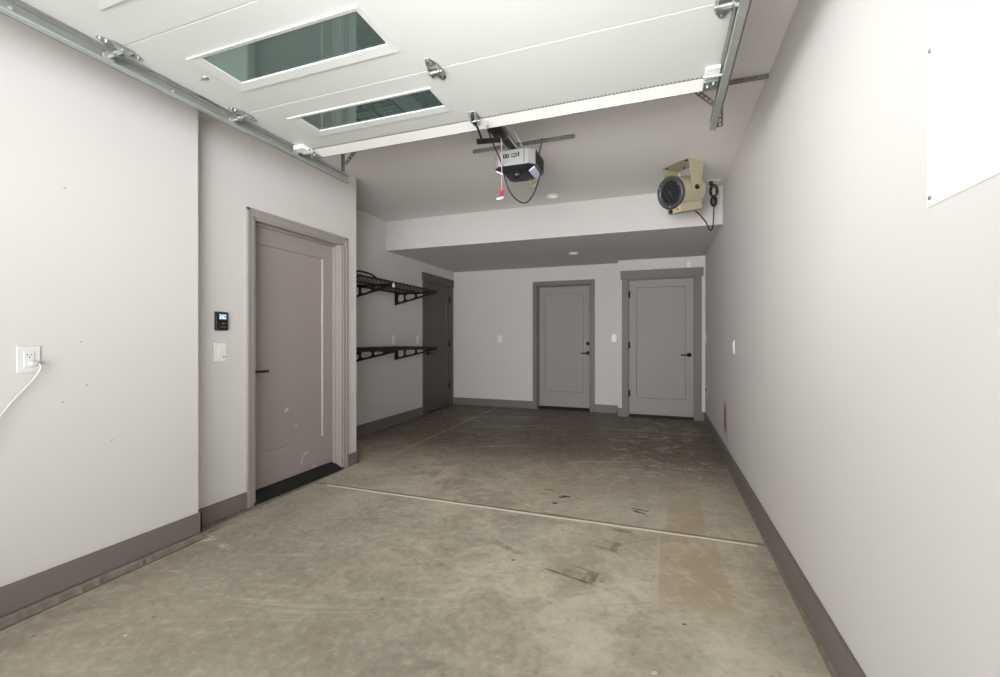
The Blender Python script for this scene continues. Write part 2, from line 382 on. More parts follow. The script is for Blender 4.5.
        m[3][0] = m[3][1] = m[3][2] = 0; m[3][3] = 1
        return s.plate([(0, -w / 2), (Ld, -w / 2), (Ld, w / 2), (0, w / 2)], holes, m, th)
    def build(s, name, m, parent=None, bevel=0.0, seg=2, smooth=40, loc=None, xf=None):
        bmesh.ops.recalc_face_normals(s.bm, faces=s.bm.faces)
        me = bpy.data.meshes.new(name); s.bm.to_mesh(me); s.bm.free()
        if xf is not None: me.transform(xf)
        for p in me.polygons: p.use_smooth = bool(smooth)
        if smooth: me.set_sharp_from_angle(angle=rad(smooth))
        me.materials.append(m)
        o = bpy.data.objects.new(name, me); C.objects.link(o)
        if parent is not None: o.parent = parent
        if loc is not None: o.location = loc
        if bevel:
            b = o.modifiers.new('edge', 'BEVEL'); b.width = bevel; b.segments = seg; b.limit_method = 'ANGLE'; b.angle_limit = rad(50)
        return o

def tag(o, label=None, cat=None, group=None, kind=None):
    for k, v in (('label', label), ('category', cat), ('group', group), ('kind', kind)):
        if v: o[k] = v
    return o
def thing(name, label, cat, loc=(0, 0, 0), rz=0.0, group=None, kind=None):
    o = bpy.data.objects.new(name, None); C.objects.link(o); o.empty_display_size = 0.1
    o.location = loc; o.rotation_euler = (0, 0, rz)
    return tag(o, label, cat, group, kind)
def struct(name, mb, m, label=None, bevel=0.0):
    return tag(mb.build(name, m, bevel=bevel, smooth=0), label, None, None, 'structure')
def copy_tree(o, parent=None):
    c = o.copy(); C.objects.link(c)
    if parent is not None: c.parent = parent
    for ch in list(o.children): copy_tree(ch, c)
    return c
FACE_RIGHT, FACE_FRONT, FACE_LEFT = PI / 2, 0.0, -PI / 2   # turns local -Y towards +X, -Y, -X

# ------------------------------------------------------------------ room shell
T = 0.15
# floor slab, gently sloped
b = MB(); y0, y1 = YF - 0.2, YB + T
b.hexa([(XL3 - T, y0, zf(y0) - 0.15), (XR + T, y0, zf(y0) - 0.15), (XR + T, y1, zf(y1) - 0.15), (XL3 - T, y1, zf(y1) - 0.15),
        (XL3 - T, y0, zf(y0)), (XR + T, y0, zf(y0)), (XR + T, y1, zf(y1)), (XL3 - T, y1, zf(y1))])
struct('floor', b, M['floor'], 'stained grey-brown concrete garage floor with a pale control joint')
zb = -0.25
struct('wall_right', MB().box(XR, XR + T, YF - T, YB + T, zb, ZC + T), M['wall_right'], 'long pale grey right wall with a rust-red scuff')
# left wall: thick front part, then the part with the entry door (opening left out)
DL0, DL1, DLT = 2.440, 3.418, 2.096
b = MB()
b.box(XL1 - 0.25, XL1, YF - T, YJ, zb, ZC + T)
b.box(XL2 - T, XL2, YJ, DL0, zb, ZC + T)
b.box(XL2 - T, XL2, DL1, YA, zb, ZC + T)
b.box(XL2 - T, XL2, DL0, DL1, DLT, ZC + T)
struct('wall_left', b, M['wall_left'], 'pale grey left wall stepping back before the entry door')
struct('wall_left_closure', MB().box(XL3 - T, XL2 - T, YA - 0.12, YA, zb, ZC + T).box(XL2 - T - 0.02, XL2 - T - 0.005, YJ - 0.1, YA - 0.12, zb, ZC + T), M['wall'], 'short return wall closing the shelf alcove')
# alcove wall with its door opening
DA0, DA1, DAT = 6.205, 7.085, 2.115
b = MB()
b.box(XL3 - T, XL3, YA - 0.12, DA0, zb, ZC + T); b.box(XL3 - T, XL3, DA1, YB + T, zb, ZC + T); b.box(XL3 - T, XL3, DA0, DA1, DAT, ZC + T)
struct('wall_alcove', b, M['wall'], 'shaded alcove wall behind the black shelves')
# back wall with the middle door, then the boxed-out part with the right-hand door
DM0, DM1, DMT = -1.970, -1.058, 2.092
b = MB()
b.box(XL3 - T, DM0, YB, YB + T, zb, ZC + T); b.box(DM1, X17, YB, YB + T, zb, ZC + T); b.box(DM0, DM1, YB, YB + T, DMT, ZC + T)
struct('wall_back', b, M['wall'], 'pale grey back wall around the middle grey door')
DR0, DR1, DRT = -0.464, 0.482, 2.105
b = MB()
b.box(X17, DR0, YB2, YB2 + T, zb, ZC + T); b.box(DR1, XR, YB2, YB2 + T, zb, ZC + T); b.box(DR0, DR1, YB2, YB2 + T, DRT, ZC + T)
b.box(X17, X17 + 0.1, YB2 + T, YB + 0.1, zb, ZC + T)
struct('wall_back_right', b, M['wall'], 'boxed-out part of the back wall around the wide right-hand door')
# front wall with the garage opening behind the camera
OX0, OX1, OZ = -2.27, 0.24, 2.42
b = MB()
b.box(XL1 - 0.25, OX0, YF - T, YF, zb, ZC + T); b.box(OX1, XR + T, YF - T, YF, zb, ZC + T); b.box(OX0, OX1, YF - T, YF, OZ, ZC + T)
struct('wall_front', b, M['wall'], 'front wall around the open garage doorway')
struct('ceiling', MB().box(XL3 - T, XR + T, YF - T, YB + T, ZC, ZC + T), M['ceiling'], 'plain painted ceiling')
struct('ceiling_soffit', MB().box(XL3, XR, YS, YB, ZS, ZC), M['soffit'], 'dropped ceiling with a pale front face over the back of the room')
struct('driveway', MB().box(-9, 9, -14, YF - 0.2, -0.3, zf(YF) - 0.01), M['drive'], 'concrete driveway outside the open door')

# baseboards
def bb(name, *boxes, label=None):
    b = MB()
    for q in boxes: b.box(*q)
    return struct(name, b, M['trim'], label, bevel=0.003)
bb('baseboard_left', (XL1, XL1 + 0.015, YF, YJ + 0.015, -0.017, 0.108), (XL1 - 0.1, XL1 + 0.015, YJ, YJ + 0.015, -0.017, 0.108), label='grey baseboard along the thick front part of the left wall')
bb('baseboard_entry', (XL2, XL2 + 0.015, YJ, DL0 - 0.064, -0.03, 0.087), label='short grey baseboard left of the entry door')
bb('baseboard_entry_end', (XL2, XL2 + 0.015, DL1 + 0.060, YA + 0.015, -0.035, 0.082), (XL2 - 0.15, XL2 + 0.015, YA, YA + 0.015, -0.035, 0.082), label='stub of grey baseboard right of the entry door')
bb('baseboard_alcove', (XL3, XL3 + 0.015, YA, DA0 - 0.092, -0.03, 0.120), label='grey baseboard under the black shelves')
bb('baseboard_back', (XL3, DM0 - 0.064, YB - 0.015, YB, -0.01, 0.130), (DM1 + 0.064, X17, YB - 0.015, YB, -0.01, 0.130), label='grey baseboard on both sides of the middle door')
bb('baseboard_back_right', (X17 - 0.012, DR0 - 0.08, YB2 - 0.015, YB2, -0.02, 0.130), (X17 - 0.015, X17, YB2 - 0.015, YB, -0.02, 0.13), (DR1 + 0.08, XR, YB2 - 0.015, YB2, -0.02, 0.130), label='short grey baseboards beside the right-hand door')
bb('baseboard_right', (XR - 0.015, XR, YF, YB2, -0.0085, 0.131), label='grey baseboard along the right wall')
# rough concrete curb showing under the baseboards
def rough_strip(name, x0, x1, ya, yb, ztop, label):
    b = MB(); n = int((yb - ya) / 0.018)
    prev = None
    for i in range(n + 1):
        y = ya + (yb - ya) * i / n
        j = random.uniform(-0.003, 0.003) * (1 if abs(x1 - x0) > 0.03 else 0.1) if 0 < i < n else 0
        f = (x1 + j) if x1 > x0 else (x1 + j)
        r = [b.bm.verts.new(v) for v in ((x0, y, -0.14), (f, y, -0.14), (f, y, ztop - 0.008), (f + (x0 - f) * 0.25, y, ztop), (x0, y, ztop))]
        if prev: b.skin(prev, r)
        prev = r
    return tag(b.build(name, M['concrete'], smooth=0), label, None, None, 'structure')
rough_strip('trim_1', XL1, XL1 + 0.040, YF, YJ + 0.02, -0.018, 'rough concrete curb under the front left baseboard')
rough_strip('trim_2', XL2 - 0.1, XL2 + 0.042, YJ + 0.02, YA, -0.034, 'rough concrete curb under the entry door')
rough_strip('trim_3', XR, XR - 0.0175, YF, 5.5, -0.012, 'thin concrete edge under the right baseboard')

# ------------------------------------------------------------------ doors
def panel_leaf(W, H, th, stile, top, bot, z0, inset=0.014):
    """one flat door leaf with a single sunk shaker panel; front at y=0, going back to y=th"""
    b = MB(); bm = b.bm
    def rect(x0, x1, za, zb_, y): return [bm.verts.new(p) for p in ((x0, y, za), (x1, y, za), (x1, y, zb_), (x0, y, zb_))]
    o = rect(0, W, z0, H, 0); i1 = rect(stile, W - stile, z0 + bot, H - top, 0)
    i2 = rect(stile + 0.008, W - stile - 0.008, z0 + bot + 0.008, H - top - 0.008, inset)
    back = rect(0, W, z0, H, th)
    for a, c in ((o, i1), (i1, i2)): b.skin(a, c)
    bm.faces.new(i2); b.skin(back, o); bm.faces.new(list(reversed(back)))
    return b

def lever(parent, x, z, y, direction, name='lever_handle'):
    b = MB()
    b.lathe((x, y, z), (0, -1, 0), [(0, 0.031), (0.006, 0.031), (0.010, 0.027), (0.012, 0.012), (0.045, 0.010), (0.050, 0.013)], 20)
    b.tube([(x, y - 0.046, z), (x + direction * 0.03, y - 0.050, z), (x + direction * 0.075, y - 0.048, z - 0.002), (x + direction * 0.115, y - 0.046, z - 0.001)], 0.0085, 8)
    return b.build(name, M['bronze'], parent)

def door(name, label, loc, rz, W, H, recess, casing=0.064, header=False, leaf='door', cas_mat='trim', hinges=None, handle=None, deadbolt=None, threshold=None, zbot=0.0, leaf_z=0.02, rails=(0.11, 0.115, 0.25), profile=False):
    r = thing(name, label, 'door', loc, rz, kind='structure')
    cw, ct = casing, (0.010 if profile else 0.018)
    b = MB()
    if header:
        b.box(-cw, 0.004, -ct, 0, zbot, H - 0.004); b.box(W - 0.004, W + cw, -ct, 0, zbot, H - 0.004)
        b.box(-cw - 0.022, W + cw + 0.022, -ct - 0.006, 0, H - 0.004, H + 0.125)
    else:
        b.box(-cw, 0, -ct, 0, zbot, H); b.box(W, W + cw, -ct, 0, zbot, H); b.box(-cw, W + cw, -ct, 0, H, H + cw)
        if profile:   # raised back band on the outer edge
            b.box(-cw - 0.004, -cw + 0.018, -ct - 0.006, 0, zbot, H + cw + 0.004); b.box(W + cw - 0.018, W + cw + 0.004, -ct - 0.006, 0, zbot, H + cw + 0.004)
            b.box(-cw - 0.004, W + cw + 0.004, -ct - 0.006, 0, H + cw - 0.018, H + cw + 0.0045)
    b.build('casing', M[cas_mat], r, bevel=0.0025)
    # jamb lining the opening
    d = 0.14; jt = 0.018
    b = MB(); b.box(0.0, jt, -0.004, d, zbot, H); b.box(W - jt, W, -0.004, d, zbot, H); b.box(0, W, -0.004, d, H - jt, H)
    if recess > 0.05:     # door stop in front of the leaf
        for k, (ya, yb_) in enumerate(((recess - 0.030, recess - 0.003),)):
            b.box(jt, jt + 0.012, ya, yb_, zbot, H - jt); b.box(W - jt - 0.012, W - jt, ya, yb_, zbot, H - jt); b.box(jt, W - jt, ya, yb_, H - jt - 0.012, H - jt)
    b.build('jamb', M[cas_mat], r, bevel=0.002)
    lw = W - 2 * jt - 0.006
    lf = panel_leaf(lw, H - jt - 0.008, 0.040, rails[0], rails[1], rails[2], leaf_z)
    lo = lf.build('door_leaf', M[leaf], r, bevel=0.0015, smooth=0, loc=(jt + 0.003, recess, 0))
    if hinges:
        hx = jt + 0.001 if hinges == 'left' else W - jt - 0.001
        for hz in (H - 0.24, H * 0.52, 0.36):
            MB().cyl((hx, recess - 0.008, hz - 0.05), (hx, recess - 0.008, hz + 0.05), 0.011, 10).box(hx - 0.018, hx + 0.018, recess - 0.004, recess + 0.002, hz - 0.05, hz + 0.05).build('hinge', M['bronze'], r)
    if handle: lever(r, handle[0], handle[1], recess, handle[2])
    if deadbolt:
        MB().lathe((deadbolt[0], recess, deadbolt[1]), (0, -1, 0), [(0, 0.031), (0.010, 0.030), (0.016, 0.024), (0.020, 0.010)], 20).box(deadbolt[0] - 0.004, deadbolt[0] + 0.004, recess - 0.03, recess - 0.018, deadbolt[1] - 0.014, deadbolt[1] + 0.014).build('deadbolt', M['bronze'], r)
    if threshold:
        tz0, tz1, out = threshold
        b = MB(); b.hexa([(0, -out, tz0 - 0.03), (W, -out, tz0 - 0.03), (W, d, tz0 - 0.03), (0, d, tz0 - 0.03),
                          (0, -out, tz0), (W, -out, tz0), (W, recess - 0.01, tz1), (0, recess - 0.01, tz1)])
        for k in range(5):
            yk = recess * k / 6
            b.box(0.02, W - 0.02, yk, yk + 0.006, tz0, tz0 + (tz1 - tz0) * (yk + out) / (recess + out) + 0.004)
        b.box(jt, W - jt, recess + 0.004, recess + 0.036, tz1 - 0.03, leaf_z + 0.002)   # sweep under the leaf
        b.build('threshold', M['rubber'], r, smooth=0)
    return r

door('door_1', 'recessed grey panel entry door in the left wall beside the black control', (XL2, DL0, 0), FACE_RIGHT, DL1 - DL0, DLT, 0.100, casing=0.054, leaf='door_entry', cas_mat='casing',
     handle=(0.068, 0.945, 1), deadbolt=(0.050, 1.06), threshold=(-0.022, 0.028, 0.012), zbot=-0.034, leaf_z=0.032, rails=(0.125, 0.135, 0.265), profile=True)
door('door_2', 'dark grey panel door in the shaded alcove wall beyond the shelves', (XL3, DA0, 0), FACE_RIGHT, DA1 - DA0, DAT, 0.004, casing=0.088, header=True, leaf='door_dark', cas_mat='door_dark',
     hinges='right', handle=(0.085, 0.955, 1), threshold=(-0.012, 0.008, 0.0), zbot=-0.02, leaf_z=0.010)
door('door_3', 'recessed grey panel door with deadbolt in the middle of the back wall', (DM0, YB, 0), FACE_FRONT, DM1 - DM0, DMT, 0.085, casing=0.063,
     handle=(0.852, 0.955, -1), deadbolt=(0.852, 1.11), threshold=(0.004, 0.040, 0.0), zbot=-0.01, leaf_z=0.048)
door('door_4', 'wide grey panel door with tall header beside the right wall', (DR0, YB2, 0), FACE_FRONT, DR1 - DR0, DRT, 0.006, casing=0.086, header=True,
     hinges='left', handle=(0.866, 0.955, -1), threshold=(0.004, 0.030, 0.0), zbot=-0.02, leaf_z=0.046, rails=(0.105, 0.11, 0.245))

# ------------------------------------------------------------------ raised garage door
gd = thing('garage_door', 'white sectional garage door raised flat overhead with small windows', 'garage door', (-1.02, 1.26, ZD), kind='thing')
GX, GY = -1.02, 1.26
DX0, DX1 = -2.275, 0.268
SEAMS = [2.478, 1.866, 1.256, 0.646, 0.036]
WX0, WX1 = -1.966, -1.114
WINS = [(2.010, 2.174), (1.429, 1.634), (0.820, 1.026), (0.210, 0.416)]
TH = 0.045
for k in range(4):
    ya, yb_ = SEAMS[k + 1] + 0.002, SEAMS[k] - 0.002
    wa, wb = WINS[k]
    b = MB()
    x0, x1, z0, z1 = DX0 - GX, DX1 - GX, 0.0, TH
    A, B_ = ya - GY, yb_ - GY; wA, wB = wa - GY, wb - GY; wx0, wx1 = WX0 - GX, WX1 - GX
    bm = b.bm
    def ringz(z, xa, xb, ya_, yb2): return [bm.verts.new(p) for p in ((xa, ya_, z), (xb, ya_, z), (xb, yb2, z), (xa, yb2, z))]
    o0 = ringz(z0, x0, x1, A, B_); o1 = ringz(z1, x0, x1, A, B_); i0 = ringz(z0, wx0 - 0.012, wx1 + 0.012, wA - 0.015, wB + 0.03); i1 = ringz(z1, wx0 - 0.012, wx1 + 0.012, wA - 0.015, wB + 0.03)
    b.skin(o0, i0); b.skin(i0, i1); b.skin(i1, o1); b.skin(o1, o0)
    b.build('door_section', M['white_metal'], gd, bevel=0.004, smooth=0)
    # window: bevelled frame on the inside face, pane set in it
    b = MB(); bm = b.bm
    # flange: narrow on the hinge-side edges, wide sill on the far edge
    def fr(z, e): return [bm.verts.new(p) for p in ((wx0 - 0.074 * e, wA - 0.022 * e, z), (wx1 + 0.016 * e, wA - 0.022 * e, z), (wx1 + 0.016 * e, wB + 0.060 * e, z), (wx0 - 0.074 * e, wB + 0.060 * e, z))]
    f0, f1, f2, f3 = fr(0.0, 1.0), fr(-0.006, 0.92), fr(-0.003, 0.06), fr(0.002, 0.0)
    for p_, q_ in ((f0, f1), (f1, f2), (f2, f3)): b.skin(p_, q_)
    f4 = fr(0.016, 0.1); b.skin(f3, f4)
    w = b.build('window', M['white_metal'], gd, smooth=0)
    MB().box(wx0 - 0.001, wx1 + 0.001, wA - 0.001, wB + 0.001, 0.0015, 0.0045).build('pane', M['glass'], w, smooth=0)
# bottom retainer with weather strip at the free edge
b = MB(); xa_, xb_, ya_, yb2_ = DX0 - GX, DX1 - GX, 2.380 - GY, 2.476 - GY
b.hexa([(xa_, ya_, -0.002), (xb_, ya_, -0.002), (xb_, yb2_, -0.014), (xa_, yb2_, -0.014), (xa_, ya_, 0.001), (xb_, ya_, 0.001), (xb_, yb2_, 0.001), (xa_, yb2_, 0.001)])
rt = b.build('bottom_retainer', M['retainer'], gd, smooth=0)
b = MB(); b.box(xa_, xb_, 2.376 - GY, 2.380 - GY, -0.0015, 0.001)
for k in range(125):
    x = xa_ + 0.02 * k
    b.box(x, x + 0.011, 2.366 - GY, 2.376 - GY, -0.0012, 0.001)
b.build('groove', M['steel_dark'], rt, smooth=0)
MB().box(DX0 - GX, DX1 - GX, 2.476 - GY, 2.486 - GY, -0.012, TH).build('weather_strip', M['rubber'], gd, smooth=0)
for sx, nm in ((-1, 'l'), (1, 'r')):
    xe = (DX0 if sx < 0 else DX1) - GX
    xa, xb = sorted((xe + sx * (0.014 if sx < 0 else 0.0), xe - sx * 0.066))
    b = MB(); b.box(xa, xb, 2.286 - GY, 2.378 - GY, -(0.026 if sx < 0 else 0.012), 0.0); br = b.build('bottom_bracket', M['retainer'], gd, bevel=0.003)
    b = MB(); b.box(xa, xb, 2.384 - GY, 2.470 - GY, -0.022, -0.015)
    for xx, yy in ((xa + 0.02, 2.43), (xb - 0.02, 2.41)): b.cyl((xx, yy - GY, -0.021), (xx, yy - GY, -0.029), 0.007, 6)
    b.build('bracket_plate', M['steel'], br, bevel=0.001)

def hinge_mesh(c, half=0.085, sx=0, hx=0.022):
    """spindle-shaped hinge plate across a seam with a raised knuckle; for the sides a tall roller sleeve"""
    b = MB(); x, y, z = c
    pts = [(-0.010, -half), (0.010, -half), (0.032, -0.032), (0.032, 0.032), (0.010, half), (-0.010, half), (-0.032, 0.032), (-0.032, -0.032)]
    b.prism([(x + px, y + py, z) for px, py in pts], (0, 0, -0.004))
    for s in (-1, 1):
        b.hexa([(x + s * 0.026 - 0.002, y - 0.045, z - 0.004), (x + s * 0.026 + 0.002, y - 0.045, z - 0.004), (x + s * 0.026 + 0.002, y + 0.045, z - 0.004), (x + s * 0.026 - 0.002, y + 0.045, z - 0.004),
                (x + s * 0.026 - 0.002, y - 0.020, z - 0.030), (x + s * 0.026 + 0.002, y - 0.020, z - 0.030), (x + s * 0.026 + 0.002, y + 0.020, z - 0.030), (x + s * 0.026 - 0.002, y + 0.020, z - 0.030)])
    b.cyl((x - 0.036, y, z - 0.016), (x + 0.036, y, z - 0.016), 0.009, 10)
    b.cyl((x - 0.030, y + 0.030, z - 0.010), (x + 0.030, y + 0.030, z - 0.010), 0.007, 8)
    for py in (-half + 0.012, half - 0.012, -0.05, 0.05):
        b.cyl((x, y + py, z - 0.004), (x, y + py, z - 0.011), 0.007, 6)
    return b
for ys in SEAMS[1:4]:
    hinge_mesh((-1.002 - GX, ys - GY, 0)).build('hinge', M['steel'], gd)
ZT0, ZT1 = 2.430, 2.486        # track channel
TRX = {-1: -2.336, 1: 0.306}    # webs of the two tracks
ZTM = (ZT0 + ZT1) / 2
for ys in SEAMS[1:4] + [2.338]:
    for s in (-1, 1):
        xh = (-2.235 if s < 0 else 0.230)
        if ys < 2.3:
            h = hinge_mesh((xh - GX, ys - GY, 0)).build('hinge', M['steel'], gd)
        else:
            h = gd.children[[c.name.split('.')[0] for c in gd.children].index('bottom_bracket')] if s < 0 else [c for c in gd.children if c.name.startswith('bottom_bracket')][-1]
        b = MB(); yy = ys - GY + 0.004; zz = ZTM - ZD
        xw = TRX[s] - s * 0.018 - GX
        b.cyl((xh - GX - s * 0.035, yy, zz + 0.004), (xw, yy, zz), 0.0075, 10)
        b.lathe((xw - s * 0.006, yy, zz), (s, 0, 0), [(0, 0.010), (0.001, 0.022), (0.012, 0.022), (0.013, 0.010)], 18)
        b.build('roller', M['silver'], h)
# small screw fitting near the left window and opener bracket with arm seat
b = MB(); b.lathe((-2.10 - GX, 1.545 - GY, 0), (0, 0, -1), [(0, 0.016), (0.004, 0.014), (0.006, 0.006)], 12); b.box(-2.135 - GX, -2.10 - GX, 1.541 - GY, 1.549 - GY, -0.004, 0)
b.build('lock_fitting', M['steel'], gd)
b = MB()
for xx in (-1.015, -0.985):
    b.box(xx - 0.002 - GX, xx + 0.002 - GX, 2.30 - GY, 2.375 - GY, -0.045, 0.0)
b.box(-1.03 - GX, -0.975 - GX, 2.285 - GY, 2.365 - GY, -0.003, 0.0)
b.cyl((-1.03 - GX, 2.335 - GY, -0.032), (-0.97 - GX, 2.335 - GY, -0.032), 0.005, 8)
for xx in (-1.022, -0.983): b.cyl((xx - GX, 2.30 - GY, -0.004), (xx - GX, 2.30 - GY, -0.012), 0.007, 6)
b.build('opener_bracket', M['steel'], gd, bevel=0.001)
MB().tube([(-0.955 - GX, 2.385 - GY, -0.010), (-0.945 - GX, 2.395 - GY, -0.030), (-0.96 - GX, 2.42 - GY, -0.034), (-0.975 - GX, 2.43 - GY, -0.010)], 0.0045, 8).build('pull_loop', M['silver'], gd)

# ------------------------------------------------------------------ tracks and their hangers
def track(s, label):
    r = thing('track_rail', label, 'track', (TRX[s], 1.4, ZTM), group='overhead garage door tracks')
    ya, yb_ = -0.10, 2.885
    X = lambda d: -s * d              # towards the door
    prof = [(0, ZT0), (X(0.029), ZT0), (X(0.032), ZT0 + 0.008), (X(0.029), ZT0 + 0.010), (X(0.025), ZT0 + 0.003), (X(0.003), ZT0 + 0.004), (X(0.003), ZT1 - 0.004), (X(0.025), ZT1 - 0.003), (X(0.029), ZT1 - 0.010), (X(0.032), ZT1 - 0.008), (X(0.029), ZT1), (0, ZT1)]
    b = MB(); n = 12; prev = None
    # straight run, then the curve down beside the doorway
    path = [(yb_, 0.0, 0.0), (ya, 0.0, 0.0)] + [(ya - 0.26 * math.sin(a), -0.26 * (1 - math.cos(a)), a) for a in [PI / 2 * k / 8 for k in range(1, 7)]]
    for (yy, dz, a) in path:
        ring_ = []
        for px, pz in prof:
            h = pz - ZTM
            ring_.append(b.bm.verts.new((px, yy - 1.4 - h * math.sin(a), dz + h * math.cos(a))))
        if prev: b.skin(prev, ring_)
        else: b.bm.faces.new(ring_)
        prev = ring_
    b.bm.faces.new(list(reversed(prev)))
    b.build('channel', M['track'], r, smooth=25)
    # stiffening angle along the back of the channel
    b = MB(); e = s * 0.004
    xa, xb = sorted((0, s * 0.003)); b.box(xa, xb, -1.3, yb_ - 1.4, -0.030, 0.037)
    xa, xb = sorted((0, s * 0.024)); b.box(xa, xb, -1.3, 2.76 - 1.4, 0.034, 0.037)
    b.build('stiffening_angle', M['steel_dark'], r, smooth=0)
    for yy in (1.55, 2.15, 2.80, 0.95):
        MB().lathe((-s * 0.003, yy - 1.4, 0.004), (-s, 0, 0), [(0, 0.009), (0.004, 0.008), (0.006, 0.004)], 10).build('bolt', M['silver'], r)
    return r
track(-1, 'galvanised steel door track running along the left wall')
track(1, 'galvanised steel door track beside the right wall, below the ceiling strip')

def hanger(s, label, yh, xh, ztop_extra):
    r = thing('track_hanger', label, 'bracket', (xh, yh, ZC), group='perforated track hangers')
    zb_ = ZT0 - 0.012 - ZC
    b = MB(); b.perf((s * 0.004, 0, zb_ + 0.03), (s * 0.004, 0, 0), 0.032, (0, 1, 0)); b.perf((s * 0.020, 0.016, zb_ + 0.03), (s * 0.020, 0.016, 0), 0.034, (1, 0, 0))
    b.build('upright', M['steel_dark'], r, smooth=0)
    b = MB(); b.perf((0.0, 0.020, -0.215), (-s * 0.215, 0.020, 0.0), 0.030, (1, 0, s), pitch=0.03, hole=(0.017, 0.011))
    b.build('brace', M['steel_dark'], r, smooth=0)
    MB().box(-0.05, 0.05, -0.02, 0.036, -0.003, 0.0).cyl((0.03, 0.01, -0.003), (0.03, 0.01, -0.010), 0.007, 6).build('ceiling_foot', M['steel_dark'], r, smooth=0)
    MB().cyl((s * 0.018, 0, zb_ + 0.055), (s * 0.003, 0, zb_ + 0.055), 0.008, 8).build('bolt', M['silver'], r)
    return r
hanger(-1, 'perforated steel hanger from ceiling to the end of the left track', 2.845, TRX[-1] - 0.004, 0)
hanger(1, 'perforated steel hanger from ceiling to the end of the right track', 2.875, TRX[1] + 0.006, 0)
# strip bolted flat to the ceiling between the right hanger and the wall
r = thing('ceiling_strip', 'perforated steel strip fixed to the ceiling above the right track', 'bracket', (0.40, 3.055, ZC))
b = MB(); b.perf((-0.28, 0, -0.004), (0.212, 0, -0.004), 0.036, (0, 1, 0), pitch=0.028, hole=(0.016, 0.010)); b.perf((-0.28, -0.018, -0.018), (0.212, -0.018, -0.018), 0.030, (0, 0, 1), pitch=0.028, hole=(0.016, 0.010))
b.build('angle_strip', M['steel_dark'], r, smooth=0)
for xx in (0.17, 0.05): MB().cyl((xx, 0.004, -0.005), (xx, 0.004, -0.014), 0.010, 6).build('lag_screw', M['steel'], r)

# ------------------------------------------------------------------ garage door opener
OPX, OPY = -1.0, 3.03                      # front face centre
op = thing('garage_door_opener', 'silver and black garage door opener hanging from the ceiling', 'garage door opener', (OPX, OPY, ZC))
zt, zm, zl = 2.570 - ZC, 2.455 - ZC, 2.418 - ZC
def oct_ring(b, z, x, y0_, y1_, cx, cy):
    return [b.bm.verts.new(p) for p in ((-x + cx, y0_, z), (x - cx, y0_, z), (x, y0_ + cy, z), (x, y1_ - cy, z), (x - cx, y1_, z), (-x + cx, y1_, z), (-x, y1_ - cy, z), (-x, y0_ + cy, z))]
b = MB(); r0 = oct_ring(b, zm, 0.156, 0, 0.31, 0.042, 0.042); r1 = oct_ring(b, zt - 0.008, 0.156, 0, 0.31, 0.042, 0.042); r2 = oct_ring(b, zt, 0.146, 0.01, 0.30, 0.042, 0.042)
b.skin(r0, r1); b.skin(r1, r2); b.bm.faces.new(list(reversed(r0))); b.bm.faces.new(r2)
b.build('housing', M['silver'], op, bevel=0.003, smooth=0)
b = MB(); r0 = oct_ring(b, zl, 0.085, 0.055, 0.25, 0.02, 0.02); r1 = oct_ring(b, zm - 0.004, 0.152, 0.004, 0.306, 0.042, 0.042); r2 = oct_ring(b, zm + 0.002, 0.154, 0.002, 0.308, 0.042, 0.042)
b.skin(r0, r1); b.skin(r1, r2); b.bm.faces.new(list(reversed(r0))); b.bm.faces.new(r2)
b.build('lower_tray', M['blackp'], op, bevel=0.003, smooth=0)
for s in (-1, 1):    # vented black side panels and sloping light lenses
    b = MB(); b.box(*sorted((s * 0.1565, s * 0.162)), 0.050, 0.265, zm + 0.006, zt - 0.008)
    for k in range(9):
        yk = 0.065 + k * 0.0215
        b.box(*sorted((s * 0.160, s * 0.165)), yk, yk + 0.010, zm + 0.02, zt - 0.02)
    b.build('side_panel', M['blackp'], op, bevel=0.001, smooth=0)
    x_, z_ = (0.176, zm - 0.006), (0.098, zl - 0.002)
    b = MB(); q = [(s * 0.145, 0.050, zm - 0.006), (s * 0.145, 0.255, zm - 0.006), (s * 0.096, 0.240, zl + 0.008), (s * 0.096, 0.068, zl + 0.008)]
    nrm = Vector((s * 0.6, 0, -0.8)) * 0.012
    b.prism(q, nrm); b.build('light_lens', M['lens'], op, bevel=0.004)
MB().lathe((0.010, 0.075, zl + 0.012), (0, -0.35, -1), [(0, 0.032), (0.030, 0.034), (0.046, 0.030), (0.056, 0.020), (0.060, 0.008)], 20).build('camera_eye', M['blackp'], op, smooth=60)
# dark raised marks on the front face
b = MB()
zc_ = 2.522 - ZC
def rr(x0, x1, z0_, z1_): b.box(x0, x1, -0.003, 0.0, z0_, z1_)
for (x0, x1) in ((-0.075, -0.052), (-0.050, -0.030), ):
    rr(x0, x1, zc_ - 0.013, zc_ - 0.007); rr(x0, x1, zc_ + 0.007, zc_ + 0.013); rr(x0, x0 + 0.006, zc_ - 0.013, zc_ + 0.013); rr(x1 - 0.006, x1, zc_ - 0.013, zc_ + 0.013)
for (x0, x1) in ((-0.014, 0.008), (0.010, 0.030), ):
    rr(x0, x1, zc_ - 0.011, zc_ - 0.005); rr(x0, x1, zc_ + 0.007, zc_ + 0.013)
rr(0.024, 0.030, zc_ - 0.011, zc_ + 0.013); rr(0.038, 0.048, zc_ - 0.012, zc_ + 0.020); rr(0.012, 0.016, zc_ - 0.022, zc_ - 0.012)
b.build('front_marks', M['black'], op, smooth=0)
MB().box(0.082, 0.086, -0.002, 0.001, zm + 0.002, zt - 0.004).build('front_seam', M['black'], op, smooth=0)
